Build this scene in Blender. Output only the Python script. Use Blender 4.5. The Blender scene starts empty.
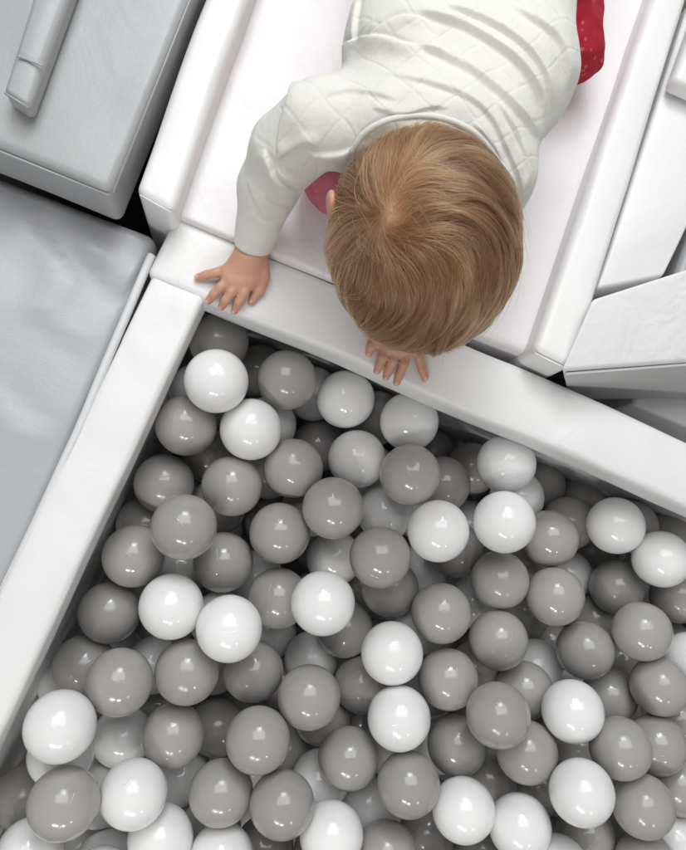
import bpy, bmesh, math, random
import numpy as np
from mathutils import Vector, Matrix, noise
from mathutils.bvhtree import BVHTree

random.seed(7); rng = np.random.default_rng(7)
SC = bpy.context.scene
COL = SC.collection

# ------------------------------------------------------------------ camera
F_PX, CX, CY = 734.0, 343.0, 425.0          # focal length and centre, in photo pixels (686 x 850)
CAM_H = 0.765                               # camera above the top of the pit wall (z = 0)
nv = np.array([(240 - CX) / F_PX, -(530 - CY) / F_PX, -1.0]); nv /= np.linalg.norm(nv)
_b = np.array([0, 0, -1.0]); _v = np.cross(nv, _b); _c = nv @ _b
_K = np.array([[0, -_v[2], _v[1]], [_v[2], 0, -_v[0]], [-_v[1], _v[0], 0]])
ROT = np.eye(3) + _K + _K @ _K / (1 + _c)   # camera -> world
EYE = np.array([0, 0, CAM_H])
cam_d = bpy.data.cameras.new('camera'); cam = bpy.data.objects.new('camera', cam_d); COL.objects.link(cam)
M4 = Matrix.Identity(4)
for i in range(3):
    for j in range(3): M4[i][j] = ROT[i, j]
M4[2][3] = CAM_H
cam.matrix_world = M4
cam_d.sensor_fit = 'VERTICAL'; cam_d.angle = 2 * math.atan(CY / F_PX)
cam_d.clip_start = 0.01; cam_d.clip_end = 50
SC.camera = cam

def ray(px, py): return ROT @ np.array([(px - CX) / F_PX, -(py - CY) / F_PX, -1.0])
def P(px, py, z):
    d = ray(px, py); return EYE + d * ((z - CAM_H) / d[2])
def to_px(V):
    q = (np.asarray(V) - EYE) @ ROT
    return CX + F_PX * q[..., 0] / -q[..., 2], CY - F_PX * q[..., 1] / -q[..., 2]

# ------------------------------------------------------------------ light
W = bpy.data.worlds.new('World'); SC.world = W; W.use_nodes = True
W.node_tree.nodes['Background'].inputs[0].default_value = (0.98, 0.985, 1.0, 1)
W.node_tree.nodes['Background'].inputs[1].default_value = 0.29
def area(name, loc, target, sx, sy, power, col):
    l = bpy.data.lights.new(name, 'AREA'); l.shape = 'RECTANGLE'; l.size = sx; l.size_y = sy; l.energy = power; l.color = col
    o = bpy.data.objects.new(name, l); COL.objects.link(o); o.location = loc
    o.rotation_euler = (Vector(target) - Vector(loc)).to_track_quat('-Z', 'Y').to_euler(); return o
area('window_light', (0.15, 1.75, 1.62), (0.1, 0.1, 0), 0.80, 0.60, 15, (0.94, 0.975, 1.0))
area('bright_pane', (0.24, 1.70, 1.60), (0.1, 0.1, 0), 0.10, 0.24, 1.7, (0.95, 0.98, 1.0))
area('bright_pane', (0.02, 1.68, 1.74), (0.1, 0.1, 0), 0.16, 0.09, 1.0, (0.95, 0.98, 1.0))
area('low_window_light', (-0.42, -1.25, 0.93), (0.1, 0, 0), 0.36, 0.12, 5.0, (1.0, 0.98, 0.95))
area('low_window_light', (-0.02, -1.28, 0.80), (0.1, 0, 0), 0.16, 0.10, 2.6, (1.0, 0.98, 0.95))
area('ceiling_light', (0.1, 1.15, 2.25), (0.1, 0.0, 0), 2.0, 1.3, 33, (1.0, 0.995, 0.985))
area('small_lamp', (0.60, -1.2, 0.78), (0.1, 0, 0), 0.07, 0.07, 0.7, (1.0, 0.97, 0.93))
SC.view_settings.view_transform = 'Standard'; SC.view_settings.look = 'None'
SC.view_settings.exposure = 0.07; SC.view_settings.gamma = 1.0

# ------------------------------------------------------------------ helpers
def tag(o, label=None, cat=None, group=None, kind=None):
    if label: o['label'] = label
    if cat: o['category'] = cat
    if group: o['group'] = group
    if kind: o['kind'] = kind
    return o
def empty(name, loc=(0, 0, 0)):
    o = bpy.data.objects.new(name, None); COL.objects.link(o); o.location = loc; o.empty_display_size = .05; return o
def mesh_obj(name, verts, faces, mat, parent=None, smooth=True):
    me = bpy.data.meshes.new(name)
    me.from_pydata([tuple(v) for v in np.asarray(verts).tolist()], [], faces if isinstance(faces, list) else faces.tolist())
    me.update()
    if smooth: me.polygons.foreach_set('use_smooth', [True] * len(me.polygons))
    if mat: me.materials.append(mat)
    o = bpy.data.objects.new(name, me); COL.objects.link(o)
    if parent:
        o.parent = parent; o.matrix_parent_inverse = Matrix.Translation(-parent.location)
    return o
def sst(a, b, x):
    t = np.clip((x - a) / (b - a), 0, 1); return t * t * (3 - 2 * t)

class NT:
    def __init__(s, name):
        s.m = bpy.data.materials.new(name); s.m.use_nodes = True; s.t = s.m.node_tree; s.b = s.t.nodes['Principled BSDF']
    def n(s, kind, **kw):
        x = s.t.nodes.new(kind)
        for k, v in kw.items():
            if k in x.inputs: x.inputs[k].default_value = v
            else: setattr(x, k, v)
        return x
    def l(s, a, b): s.t.links.new(a, b)
    def math(s, op, a, b=None, c=None):
        x = s.t.nodes.new('ShaderNodeMath'); x.operation = op
        for i, q in enumerate((a, b, c)):
            if q is None: continue
            if isinstance(q, (int, float)): x.inputs[i].default_value = q
            else: s.l(q, x.inputs[i])
        return x.outputs[0]
    def set(s, **kw):
        for k, v in kw.items(): s.b.inputs[k.replace('_', ' ')].default_value = v
        return s
    def mix(s, fac, a, b):
        x = s.t.nodes.new('ShaderNodeMix'); x.data_type = 'RGBA'
        for i, q in ((0, fac), (6, a), (7, b)):
            if isinstance(q, (int, float)): x.inputs[i].default_value = q
            elif isinstance(q, tuple): x.inputs[i].default_value = (*q, 1)
            else: s.l(q, x.inputs[i])
        return x.outputs[2]
    def bump(s, h, dist, strength=1.0, prev=None):
        b = s.n('ShaderNodeBump'); b.inputs['Strength'].default_value = strength; b.inputs['Distance'].default_value = dist
        s.l(h, b.inputs['Height'])
        if prev: s.l(prev, b.inputs['Normal'])
        return b.outputs[0]

def vinyl(name, col, rough, wr=1.0, grain=1.0, tint=None):
    t = NT(name); tc = t.n('ShaderNodeTexCoord').outputs['Object']
    big = t.n('ShaderNodeTexNoise', Scale=9.0, Detail=3.0, Roughness=.55, Distortion=1.2); t.l(tc, big.inputs['Vector'])
    mid = t.n('ShaderNodeTexNoise', Scale=38.0, Detail=2.0, Distortion=2.0); t.l(tc, mid.inputs['Vector'])
    fine = t.n('ShaderNodeTexVoronoi', Scale=900.0); t.l(tc, fine.inputs['Vector'])
    b1 = t.bump(big.outputs[0], .010 * wr, .20)
    b2 = t.bump(mid.outputs[0], .0012 * wr, .22, b1)
    b3 = t.bump(fine.outputs['Distance'], .00022 * grain, .5, b2)
    t.l(b3, t.b.inputs['Normal'])
    stain = t.n('ShaderNodeTexNoise', Scale=5.0, Detail=5.0, Roughness=.6); t.l(tc, stain.inputs['Vector'])
    r = t.n('ShaderNodeMapRange'); r.inputs['From Min'].default_value = .35; r.inputs['From Max'].default_value = .7; t.l(stain.outputs[0], r.inputs[0])
    c2 = tint or tuple(c * .98 for c in col)
    t.l(t.mix(r.outputs[0], col, c2), t.b.inputs['Base Color'])
    rr = t.n('ShaderNodeMapRange'); rr.inputs['To Min'].default_value = rough - .05; rr.inputs['To Max'].default_value = rough + .08; t.l(mid.outputs[0], rr.inputs[0])
    t.l(rr.outputs[0], t.b.inputs['Roughness'])
    t.set(Specular_IOR_Level=.45)
    return t.m
M_WHITE = vinyl('white_vinyl', (.775, .775, .77), .40)
M_SLIDE = vinyl('rosy_white_vinyl', (.775, .757, .765), .42, 1.4, 1.0, (.765, .735, .748))
M_GREY = vinyl('grey_vinyl', (.375, .385, .393), .36, .9)
M_WEDGE = vinyl('creased_white_vinyl', (.775, .775, .77), .36, 3.0)
M_PANEL_SHADE = vinyl('shaded_panel_vinyl', (.46, .465, .46), .42)  # white cover toned down to grey: shade painted into the wedge front
M_GREYL = vinyl('pale_grey_vinyl', (.43, .442, .46), .30, .6, 1.1)
M_WELT = vinyl('pale_welt', (.66, .67, .68), .45)
M_GAP_SHADE = vinyl('gap_shade_vinyl', (.06, .055, .055), .6)  # near-black colour in place of shadow below the grey block
M_FLOOR = vinyl('brown_floor', (.13, .112, .10), .5)
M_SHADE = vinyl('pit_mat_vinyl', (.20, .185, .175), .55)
def ball_mat(name, col, var):
    t = NT(name); tc = t.n('ShaderNodeTexCoord').outputs['Object']; oi = t.n('ShaderNodeObjectInfo').outputs['Random']
    sep = t.n('ShaderNodeSeparateXYZ'); t.l(tc, sep.inputs[0])
    az = t.math('ABSOLUTE', sep.outputs[2])
    seam = t.n('ShaderNodeMapRange', interpolation_type='SMOOTHSTEP'); seam.inputs['From Min'].default_value = .00075; seam.inputs['From Max'].default_value = .0001; t.l(az, seam.inputs[0])
    nz = t.n('ShaderNodeTexNoise', Scale=26.0, Detail=2.0); t.l(tc, nz.inputs['Vector'])
    b1 = t.bump(nz.outputs[0], .0035, .35); b2 = t.bump(seam.outputs[0], .0004, .36, b1); t.l(b2, t.b.inputs['Normal'])
    a = tuple(c * (1 - var) for c in col); b = tuple(min(c * (1 + var), .86) for c in col)
    t.l(t.mix(oi, a, b), t.b.inputs['Base Color'])
    sc = t.n('ShaderNodeTexNoise', Scale=60.0, Detail=6.0, Roughness=.7); t.l(tc, sc.inputs['Vector'])
    r = t.n('ShaderNodeMapRange'); r.inputs['From Min'].default_value = .45; r.inputs['From Max'].default_value = .8; r.inputs['To Min'].default_value = .12; r.inputs['To Max'].default_value = .36; t.l(sc.outputs[0], r.inputs[0])
    t.l(r.outputs[0], t.b.inputs['Roughness']); t.set(Specular_IOR_Level=.5)
    if name.startswith('white'): t.set(Subsurface_Weight=.35, Subsurface_Radius=(.012, .0115, .011), Subsurface_Scale=1.0)
    return t.m
M_BW = ball_mat('white_plastic', (.790, .788, .782), .03)
M_BG = ball_mat('grey_plastic', (.342, .330, .319), .08)

# ------------------------------------------------------------------ soft foam block: rounded box mapped on a quad
def axis_samples(L, r, step):
    e = [0, .12, .3, .55, .8, 1.0]
    a = [r * x for x in e]; k = max(2, int((L - 2 * r) / step))
    return np.array(a + [r + (L - 2 * r) * i / k for i in range(1, k)] + [L - r * x for x in reversed(e)])
def fold_disp(V, N, FOLDS):
    px, py = to_px(V); out = np.zeros(len(V))
    for pts, A, w, side in FOLDS:
        p = smooth_path(np.array(pts, float), 26); best = np.full(len(V), 1e9); sg = np.zeros(len(V)); tt = np.zeros(len(V))
        near = (px > p[:, 0].min() - 40) & (px < p[:, 0].max() + 40) & (py > p[:, 1].min() - 40) & (py < p[:, 1].max() + 40); ii = np.where(near)[0]
        x, y = px[ii], py[ii]; bb = np.full(len(ii), 1e9); s_ = np.zeros(len(ii)); t_ = np.zeros(len(ii))
        for i in range(len(p) - 1):
            a, b = p[i], p[i + 1]; d = b - a; L = d @ d; t = np.clip(((x - a[0]) * d[0] + (y - a[1]) * d[1]) / L, 0, 1)
            dx, dy = x - a[0] - t * d[0], y - a[1] - t * d[1]; dist = np.hypot(dx, dy); m = dist < bb
            bb[m] = dist[m]; s_[m] = (np.sign(d[0] * dy - d[1] * dx) * dist)[m]; t_[m] = ((i + t) / (len(p) - 1))[m]
        s_ = s_ * side; fade = sst(0, .22, t_) * sst(0, .22, 1 - t_)
        out[ii] += A * fade * np.where(s_ < 0, np.exp(-(s_ / (1.5 * w)) ** 2), 1.5 * np.exp(-(s_ / (.34 * w)) ** 2) - .5 * np.exp(-(s_ / (1.1 * w)) ** 2))
    return out * sst(-.1, .35, N[:, 2])
def foam(name, quad, z0, z1, mat, parent=None, r=.010, step=.022, puff=.006, wr=.0016, seed=0, taper=0.0, welt=True, zs=None, recede=0.0, pucker=.0012, folds=None):
    """quad: four corners (x, y) going front-left, front-right, back-right, back-left; z0 bottom, z1 top (zs: own top height of each corner)."""
    q = [np.array(c[:2], float) for c in quad]
    Lu = (np.linalg.norm(q[1] - q[0]) + np.linalg.norm(q[2] - q[3])) / 2; Lv = (np.linalg.norm(q[3] - q[0]) + np.linalg.norm(q[2] - q[1])) / 2; Lw = z1 - z0
    A = [axis_samples(L, min(r, L * .4), step) for L in (Lu, Lv, Lw)]
    idx = {}; V = []; Fs = []
    def vid(i, j, k):
        if (i, j, k) not in idx: idx[(i, j, k)] = len(V); V.append((A[0][i], A[1][j], A[2][k]))
        return idx[(i, j, k)]
    I, J, K = (len(a) - 1 for a in A)
    for i in range(I):
        for j in range(J):
            Fs.append([vid(i, j, 0), vid(i, j + 1, 0), vid(i + 1, j + 1, 0), vid(i + 1, j, 0)])
            Fs.append([vid(i, j, K), vid(i + 1, j, K), vid(i + 1, j + 1, K), vid(i, j + 1, K)])
    for i in range(I):
        for k in range(K):
            Fs.append([vid(i, 0, k), vid(i + 1, 0, k), vid(i + 1, 0, k + 1), vid(i, 0, k + 1)])
            Fs.append([vid(i, J, k), vid(i, J, k + 1), vid(i + 1, J, k + 1), vid(i + 1, J, k)])
    for j in range(J):
        for k in range(K):
            Fs.append([vid(0, j, k), vid(0, j, k + 1), vid(0, j + 1, k + 1), vid(0, j + 1, k)])
            Fs.append([vid(I, j, k), vid(I, j + 1, k), vid(I, j + 1, k + 1), vid(I, j, k + 1)])
    V = np.array(V); L = np.array([Lu, Lv, Lw]); rr = np.minimum(r, L * .4)
    inner = np.clip(V, rr, L - rr); D = V - inner; n = np.linalg.norm(D, axis=1); n[n == 0] = 1
    Nn = D / n[:, None]; V2 = inner + Nn * np.where(np.linalg.norm(D, axis=1) > 0, r, 0)[:, None]
    t = V2 / L
    pu = puff * 4 * t[:, 0] * (1 - t[:, 0]) * 4 * t[:, 1] * (1 - t[:, 1])
    edge_u = sst(0, .02, V[:, 0]) * sst(0, .02, L[0] - V[:, 0])
    ed = 1 - np.abs(Nn).max(1); ed = sst(.0, .25, ed)
    pk = np.array([noise.noise(Vector((x * 60 + seed, y * 60, z * 60))) + .7 * max(0, noise.noise(Vector((x * 24 + seed, y * 24, z * 24 + 5)))) for x, y, z in V2])
    V2 = V2 + Nn * (pk * ed * pucker)[:, None]
    w = np.array([noise.noise(Vector((x * 7 + seed, y * 7, z * 7 + seed * 3))) + .6 * noise.noise(Vector((x * 19 + seed, y * 19, z * 19))) for x, y, z in V2])
    V2 = V2 + Nn * (w * wr)[:, None]
    cx, cy = t[:, 0], t[:, 1]
    depth = 1 - t[:, 2]
    cxs = .5 + (cx - .5) * (1 - taper * depth); cys = .5 + (cy - .5) * (1 - taper * depth)
    XY = (q[0] * ((1 - cxs) * (1 - cys))[:, None] + q[1] * (cxs * (1 - cys))[:, None] + q[2] * (cxs * cys)[:, None] + q[3] * ((1 - cxs) * cys)[:, None])
    wx = np.array([noise.noise(Vector((x * 6 + seed, y * 6, 9.1))) for x, y in XY]); wy = np.array([noise.noise(Vector((x * 6, y * 6 + seed, 4.4))) for x, y in XY])
    XY = XY + np.stack([wx, wy], 1) * wr * 1.4
    top = z1 if zs is None else (zs[0] * (1 - cx) * (1 - cy) + zs[1] * cx * (1 - cy) + zs[2] * cx * cy + zs[3] * (1 - cx) * cy)
    Z = z0 + V2[:, 2] / Lw * (top - z0) + (pu + w * wr) * sst(.3, 1, t[:, 2])
    if recede:                                      # the face towards the front edge sinks back below the padded lip
        d = q[3] - q[0]; d = d / np.linalg.norm(d)
        XY = XY + d[None] * (recede * sst(.03, .12, (z1 - Z)) * (1 - sst(.0, .4, cy)))[:, None]
    out = np.column_stack([XY, Z])
    if folds: out[:, 2] += fold_disp(out, np.tile((0, 0, 1.0), (len(out), 1)), folds) * sst(.6, 1, t[:, 2])
    o = mesh_obj(name, out, Fs, mat, parent)
    return o

def tube_mesh(path, rad, sides=8):
    path = [np.asarray(p, float) for p in path]; n = len(path); V = []; Fs = []
    for i, p in enumerate(path):
        t = path[min(i + 1, n - 1)] - path[max(i - 1, 0)]; t = t / (np.linalg.norm(t) + 1e-12)
        up = np.array([0, 0, 1.0]) if abs(t[2]) < .9 else np.array([1.0, 0, 0])
        a = np.cross(t, up); a /= np.linalg.norm(a); b = np.cross(a, t)
        rr = rad[i] if hasattr(rad, '__len__') else rad
        for k in range(sides):
            ang = 2 * math.pi * k / sides; V.append(p + rr * (math.cos(ang) * a + math.sin(ang) * b))
    for i in range(n - 1):
        for k in range(sides):
            Fs.append([i * sides + k, i * sides + (k + 1) % sides, (i + 1) * sides + (k + 1) % sides, (i + 1) * sides + k])
    Fs.append([k for k in range(sides)][::-1]); Fs.append([(n - 1) * sides + k for k in range(sides)])
    return V, Fs
def smooth_path(pts, n):
    pts = np.asarray(pts, float); out = []
    k = len(pts)
    for s in np.linspace(0, k - 1, n):
        i = min(int(s), k - 2); f = s - i
        p0, p1, p2, p3 = pts[max(i - 1, 0)], pts[i], pts[i + 1], pts[min(i + 2, k - 1)]
        out.append(.5 * (2 * p1 + (p2 - p0) * f + (2 * p0 - 5 * p1 + 4 * p2 - p3) * f * f + (3 * p1 - p0 - 3 * p2 + p3) * f ** 3))
    return np.array(out)
def tube(name, path, rad, mat, parent=None, sides=8):
    V, Fs = tube_mesh(path, rad, sides); return mesh_obj(name, V, Fs, mat, parent)
# ------------------------------------------------------------------ the setting
FLOOR_Z = -0.43
fl = mesh_obj('floor', [(-4, -4, FLOOR_Z), (4, -4, FLOOR_Z), (4, 4, FLOOR_Z), (-4, 4, FLOOR_Z)], [[0, 1, 2, 3]], M_FLOOR); tag(fl, kind='structure')

C0 = P(203, 298, 0)[:2]                                   # inner corner of the pit
UU = P(683, 505, 0)[:2] - C0; UU /= np.linalg.norm(UU)    # along the back wall
VV = np.array([-UU[1], UU[0]])                            # away from the pit
def uv(u, v): return C0 + UU * u + VV * v
def px_uv(px, py, z):
    d = P(px, py, z)[:2] - C0; return d @ UU, d @ VV
TB = px_uv(166, 211, 0)[1]; TL = -px_uv(5, 578, 0)[0]
print('wall thickness', TB, TL, px_uv(683, 430, 0), px_uv(150, 250, 0), px_uv(5, 735, 0))
pit = tag(empty('ball_pit', (*uv(.4, -.35), FLOOR_Z)), 'square foam ball pit with smooth white padded walls full of plastic balls', 'ball pit')
foam('padded_wall', [uv(-TL - .004, 0), uv(1.05, 0), uv(1.05, TB), uv(-TL - .004, TB)], FLOOR_Z + .006, 0, M_WHITE, pit, r=.008, puff=.004, wr=.0022, seed=3, recede=.022, step=.009)
foam('padded_wall', [uv(0, -.002), uv(0, -.95), uv(-TL, -.95), uv(-TL, -.002)][1:] + [uv(0, -.002)], FLOOR_Z + .006, -.001, M_WHITE, pit, r=.009, puff=.004, wr=.0016, seed=8) if False else \
    foam('padded_wall', [uv(0, -.95), uv(0, .009), uv(-TL, .009), uv(-TL, -.95)], FLOOR_Z + .006, -.001, M_WHITE, pit, r=.007, puff=.004, wr=.0018, seed=8, recede=.014, step=.009, folds=[([(196,296),(178,302),(160,296)], .0016, 8, 1), ([(120,330),(136,352),(150,360)], .0008, 9, 1), ([(60,470),(80,500),(92,515)], .0008, 9, -1)])
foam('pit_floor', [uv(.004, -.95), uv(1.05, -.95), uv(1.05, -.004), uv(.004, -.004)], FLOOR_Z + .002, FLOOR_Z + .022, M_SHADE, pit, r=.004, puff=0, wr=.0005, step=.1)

def pq(z, *pts): return [P(x, y, z)[:2] for x, y in pts]
# grey mat to the left of the pit
zm = -.012
mat = tag(foam('foam_mat', pq(zm, (-420, 472), (-7, 628), (158, 236), (-250, 80)), FLOOR_Z + .006, zm, M_GREYL, r=.013, puff=.014, wr=.0030, seed=23, step=.011, folds=[([(60,226),(96,262),(118,288),(134,276),(142,262)], .0055, 9, 1), ([(10,205),(50,250),(80,300)], .0045, 18, -1), ([(90,236),(112,254),(130,250)], .004, 8, -1), ([(20,300),(60,330),(92,352)], .003, 16, 1), ([(-20,380),(20,420),(52,440)], .0035, 18, -1)]), 'shiny light grey vinyl foam mat against outer side of pit wall', 'foam mat')
wp = smooth_path([P(x, y, -.006) for x, y in ((152, 255), (147, 266), (126, 316), (104, 368), (81, 424), (60, 470), (38, 518), (18, 560), (-10, 618))], 40)
tube('piping', wp, (.0048), M_WELT, mat)
# grey block top left
gb = tag(foam('foam_block', pq(.07, (-95, 111), (111, 193), (229, -100), (29, -180)), -.005, .07, M_GREY, r=.010, puff=.004, wr=.0020, seed=31, step=.010), 'large grey vinyl foam block with stitched edges beside the white slide', 'foam block')
foam('base', pq(.0, (-80, 95), (108, 178), (215, -80), (40, -150)), FLOOR_Z + .006, -.001, M_GAP_SHADE, gb, r=.006, puff=0, wr=0)  # added inset support, coloured dark to paint the shadow gap
hb = tag(foam('padded_bar', pq(.100, (3, 92), (29, 109), (80, -35), (47, -50)), .074, .100, M_GREY, r=.007, puff=.004, wr=.0016, step=.012, seed=41), 'small grey padded bar lying on top of big grey foam block', 'foam bar')
# the slide
sl = tag(empty('foam_slide', tuple(P(380, 150, FLOOR_Z + .006))), 'white foam slide with raised side rails that the child kneels on', 'foam slide')
foam('side_rail', pq(.05, (135, 190), (174, 212), (292, -125), (250, -125)), FLOOR_Z + .006, .05, M_WHITE, sl, r=.010, puff=.003, wr=.0018, seed=51, step=.010)
foam('slide_bed', pq(.012, (176, 216), (537, 357), (715, -125), (285, -125)), FLOOR_Z + .006, .012, M_SLIDE, sl, r=.007, puff=.003, wr=.0026, seed=55, step=.012)
foam('side_rail', pq(.045, (533, 351), (572, 370), (727, -125), (693, -125)), FLOOR_Z + .006, .045, M_WHITE, sl, r=.010, puff=.002, wr=.0016, step=.010, seed=58)
# blocks to the right
sb = tag(foam('foam_block', pq(.03, (597, 290), (664, 277), (800, -10), (691, 0)), FLOOR_Z + .006, .03, M_WHITE, r=.006, puff=.003, wr=.0012, seed=61), 'long narrow white foam block running alongside the slide rail behind the wedge', 'foam block')
tb = tag(foam('foam_block', pq(.06, (674, 80), (760, 118), (820, -60), (737, -95)), .034, .06, M_WHITE, r=.008, puff=.003, wr=.0012, seed=64), 'white foam block of which only one corner shows at the top edge', 'foam block')
gk = tag(foam('foam_block', pq(.0, (668, 300), (860, 330), (900, 120), (730, 110)), FLOOR_Z + .006, .0, M_GREY, r=.009, puff=.003, wr=.0012, seed=66), 'grey foam block glimpsed above the white wedge at the picture edge', 'foam block')
ws = tag(foam('foam_slab', pq(-.086, (632, 404), (800, 476), (800, 380), (640, 380)), FLOOR_Z + .006, -.086, M_WHITE, r=.007, puff=.002, wr=.001, seed=68), 'white foam slab half hidden below the wedge beside the pit wall', 'foam slab')
# the wedge: eight corners, softened
def hull(name, tops, bots, mat, mat2, r, parent=None):
    bm = bmesh.new(); vs = [bm.verts.new(tuple(p)) for p in list(tops) + list(bots)]
    n = len(tops)
    f0 = bm.faces.new(vs[:n]); bm.faces.new(vs[n:][::-1])
    for i in range(n):
        f = bm.faces.new([vs[i], vs[n + i], vs[n + (i + 1) % n], vs[(i + 1) % n]])
    bmesh.ops.recalc_face_normals(bm, faces=bm.faces)
    bmesh.ops.bevel(bm, geom=list(bm.edges), offset=r, segments=4, profile=.5, affect='EDGES')
    me = bpy.data.meshes.new(name); bm.to_mesh(me); bm.free(); me.materials.append(mat)
    o = bpy.data.objects.new(name, me); COL.objects.link(o)
    me.polygons.foreach_set('use_smooth', [True] * len(me.polygons))
    if parent: o.parent = parent; o.matrix_parent_inverse = Matrix.Translation(-parent.location)
    return o
wt = [P(561, 370, .05), P(800, 352, .05), P(800, 232, .075), P(592, 299, .075)]
wb = [P(567, 397, -.08), P(800, 394, -.08), P(800, 300, -.08), P(600, 330, -.08)]
wd = tag(hull('foam_wedge', wt, wb, M_WEDGE, M_GREY, .004), 'white foam wedge with a shaded sloping front face beside the pit wall', 'foam wedge')
hull('shaded_front_panel', [p + np.array([0, 0, 0]) for p in (P(564.5, 375, .0475), P(800, 357, .0475), P(800, 354, .044), P(566, 372, .044))], [P(567.5, 399.5, -.0785), P(800, 397, -.0785), P(800, 390, -.0785), P(569, 393, -.0785)], M_PANEL_SHADE, None, .0015, wd)  # added sheet over the front face, its grey is painted shade
# sewn edges of the foam covers
def welt(o, z, pts, r=.0011):
    p = np.array([P(x, y, z) for x, y in pts]); 
    V, Fs = tube_mesh(smooth_path(p, 24) if len(p) > 2 else p, r, 6)
    w = mesh_obj('seam', V, Fs, o.data.materials[0] if o.type == 'MESH' else M_WHITE, o); return w
welt(gb, .0665, ((-93, 113.5), (109, 195.5))); welt(gb, .0665, ((113, 193), (230, -100)))
welt(hb, .0998, ((5, 93), (29, 108))); welt(hb, .1028, ((18, 56), (31, 61), (43, 66)))
welt(sl, .0465, ((140, 195), (172, 213))); welt(sl, .0425, ((535, 353.5), (571, 371)))
# (px,py,r,colour,layer)
BALLS = [
(217,382,32,'w',0),(250,428,31,'w',0),(219,341,30,'g',1),(188,421,30,'g',1),(287,380,30,'g',0),(262,366,28,'g',2),
(210,456,28,'g',2),(268,425,29,'w',2),(190,388,29,'w',2),(346,400,29,'w',0),(405,421,29,'w',1),(357,459,29.5,'w',1),
(410,473,30.5,'g',0),(446,482,28,'g',1),(464,472,28,'g',2),(316,392,28,'w',1),(318,437,28,'g',2),(293,468,30,'g',0),
(333,508,31,'g',0),(385,512,29,'w',2),(380,410,27,'g',2),(434,446,27,'g',2),(506,464,29.5,'w',0),(504,522,31,'w',0),
(524,493,27,'w',2),(549,535,28,'g',1),(566,515,27,'g',2),(614,526,28,'w',0),(660,558,27.5,'w',0),(575,575,27,'w',2),
(592,553,27,'g',2),(619,584,27.5,'g',1),(543,478,27,'g',2),(583,490,26,'g',3),(668,529,26,'g',2),(636,520,26,'g',2),
(164,484,30,'g',1),(232,486,30.5,'g',0),(184,527,33,'g',0),(134,556,31.5,'g',1),(223,562,30.5,'g',1),(137,521,29,'g',2),
(108,616,31,'g',1),(173,607,32.5,'w',0),(181,570,29,'g',2),(280,533,30.5,'g',0),(380,557,31,'g',0),(390,588,29,'g',1),
(334,558,28,'w',1),(323,603,32,'w',0),(278,598,30.5,'g',1),(256,578,28,'w',2),(342,632,28.5,'g',1),(421,570,27,'w',2),
(438,531,31,'w',0),(455,550,28,'g',1),(500,580,29,'g',0),(441,613,30,'g',0),(498,640,29.5,'g',0),(554,595,29,'g',0),
(534,662,27,'w',1),(525,624,27,'g',2),(473,602,27,'w',2),(585,650,28.5,'g',0),(591,611,27,'g',2),(530,561,27,'g',2),
(642,632,29,'g',0),(677,596,27,'g',1),(668,646,26,'g',2),(618,660,26,'g',2),
(658,685,29,'g',0),(118,683,33.5,'g',0),(80,668,29,'g',1),(187,672,32,'g',0),(62,725,35,'w',0),(61,754,32.5,'w',1),
(122,738,30,'w',1),(173,735,31.5,'g',0),(65,803,35,'g',0),(132,795,33.5,'w',0),(24,797,31,'g',1),(102,803,31,'w',2),
(181,779,29,'w',1),(159,835,33,'w',1),(30,853,33,'w',0),(84,843,30,'w',2),(106,858,31,'w',1),(97,766,29,'w',2),
(153,665,29,'w',2),(60,681,29,'w',2),(190,820,29,'g',2),(228,628,33,'w',0),(253,671,30.5,'g',1),(309,697,31.5,'g',0),
(258,740,32.5,'g',0),(217,727,29,'g',2),(347,759,30.5,'g',0),(222,793,32,'g',0),(283,805,32.5,'g',0),(330,834,32,'w',0),
(322,775,30,'w',1),(371,803,29,'w',1),(211,827,30,'g',1),(262,846,30,'g',2),(221,856,32,'w',0),(328,716,29,'g',2),
(292,755,29,'g',2),(250,776,28,'w',3),(360,681,29,'g',1),(313,650,28.5,'w',2),(277,637,28,'w',2),(289,670,28,'g',3),
(362,718,28,'g',2),(392,653,31,'w',0),(399,718,31.5,'w',0),(448,679,30,'g',0),(498,715,32,'g',0),(457,745,30,'g',1),
(524,690,29,'g',1),(528,753,30.5,'g',0),(410,785,31.5,'g',0),(462,809,32,'w',0),(518,826,32,'w',0),(490,778,29,'g',2),
(427,833,29,'g',2),(386,750,29,'g',2),(386,852,31,'g',1),(541,792,29,'g',2),(481,670,28,'g',2),(482,848,29,'g',2),
(572,711,30.5,'w',0),(581,792,32,'w',0),(611,696,28,'g',1),(620,748,30.5,'g',0),(657,743,29.5,'g',1),(643,806,30.5,'g',0),
(675,836,29,'w',1),(582,836,30,'g',1),(645,862,30,'g',0),(677,785,29,'g',1),(677,720,28,'g',2),(577,753,28,'g',2),
(612,832,28,'g',2),(558,862,31,'w',1),(690,660,28,'w',1),(84,812,29,'w',3),(440,745,28,'w',3),
]
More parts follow.
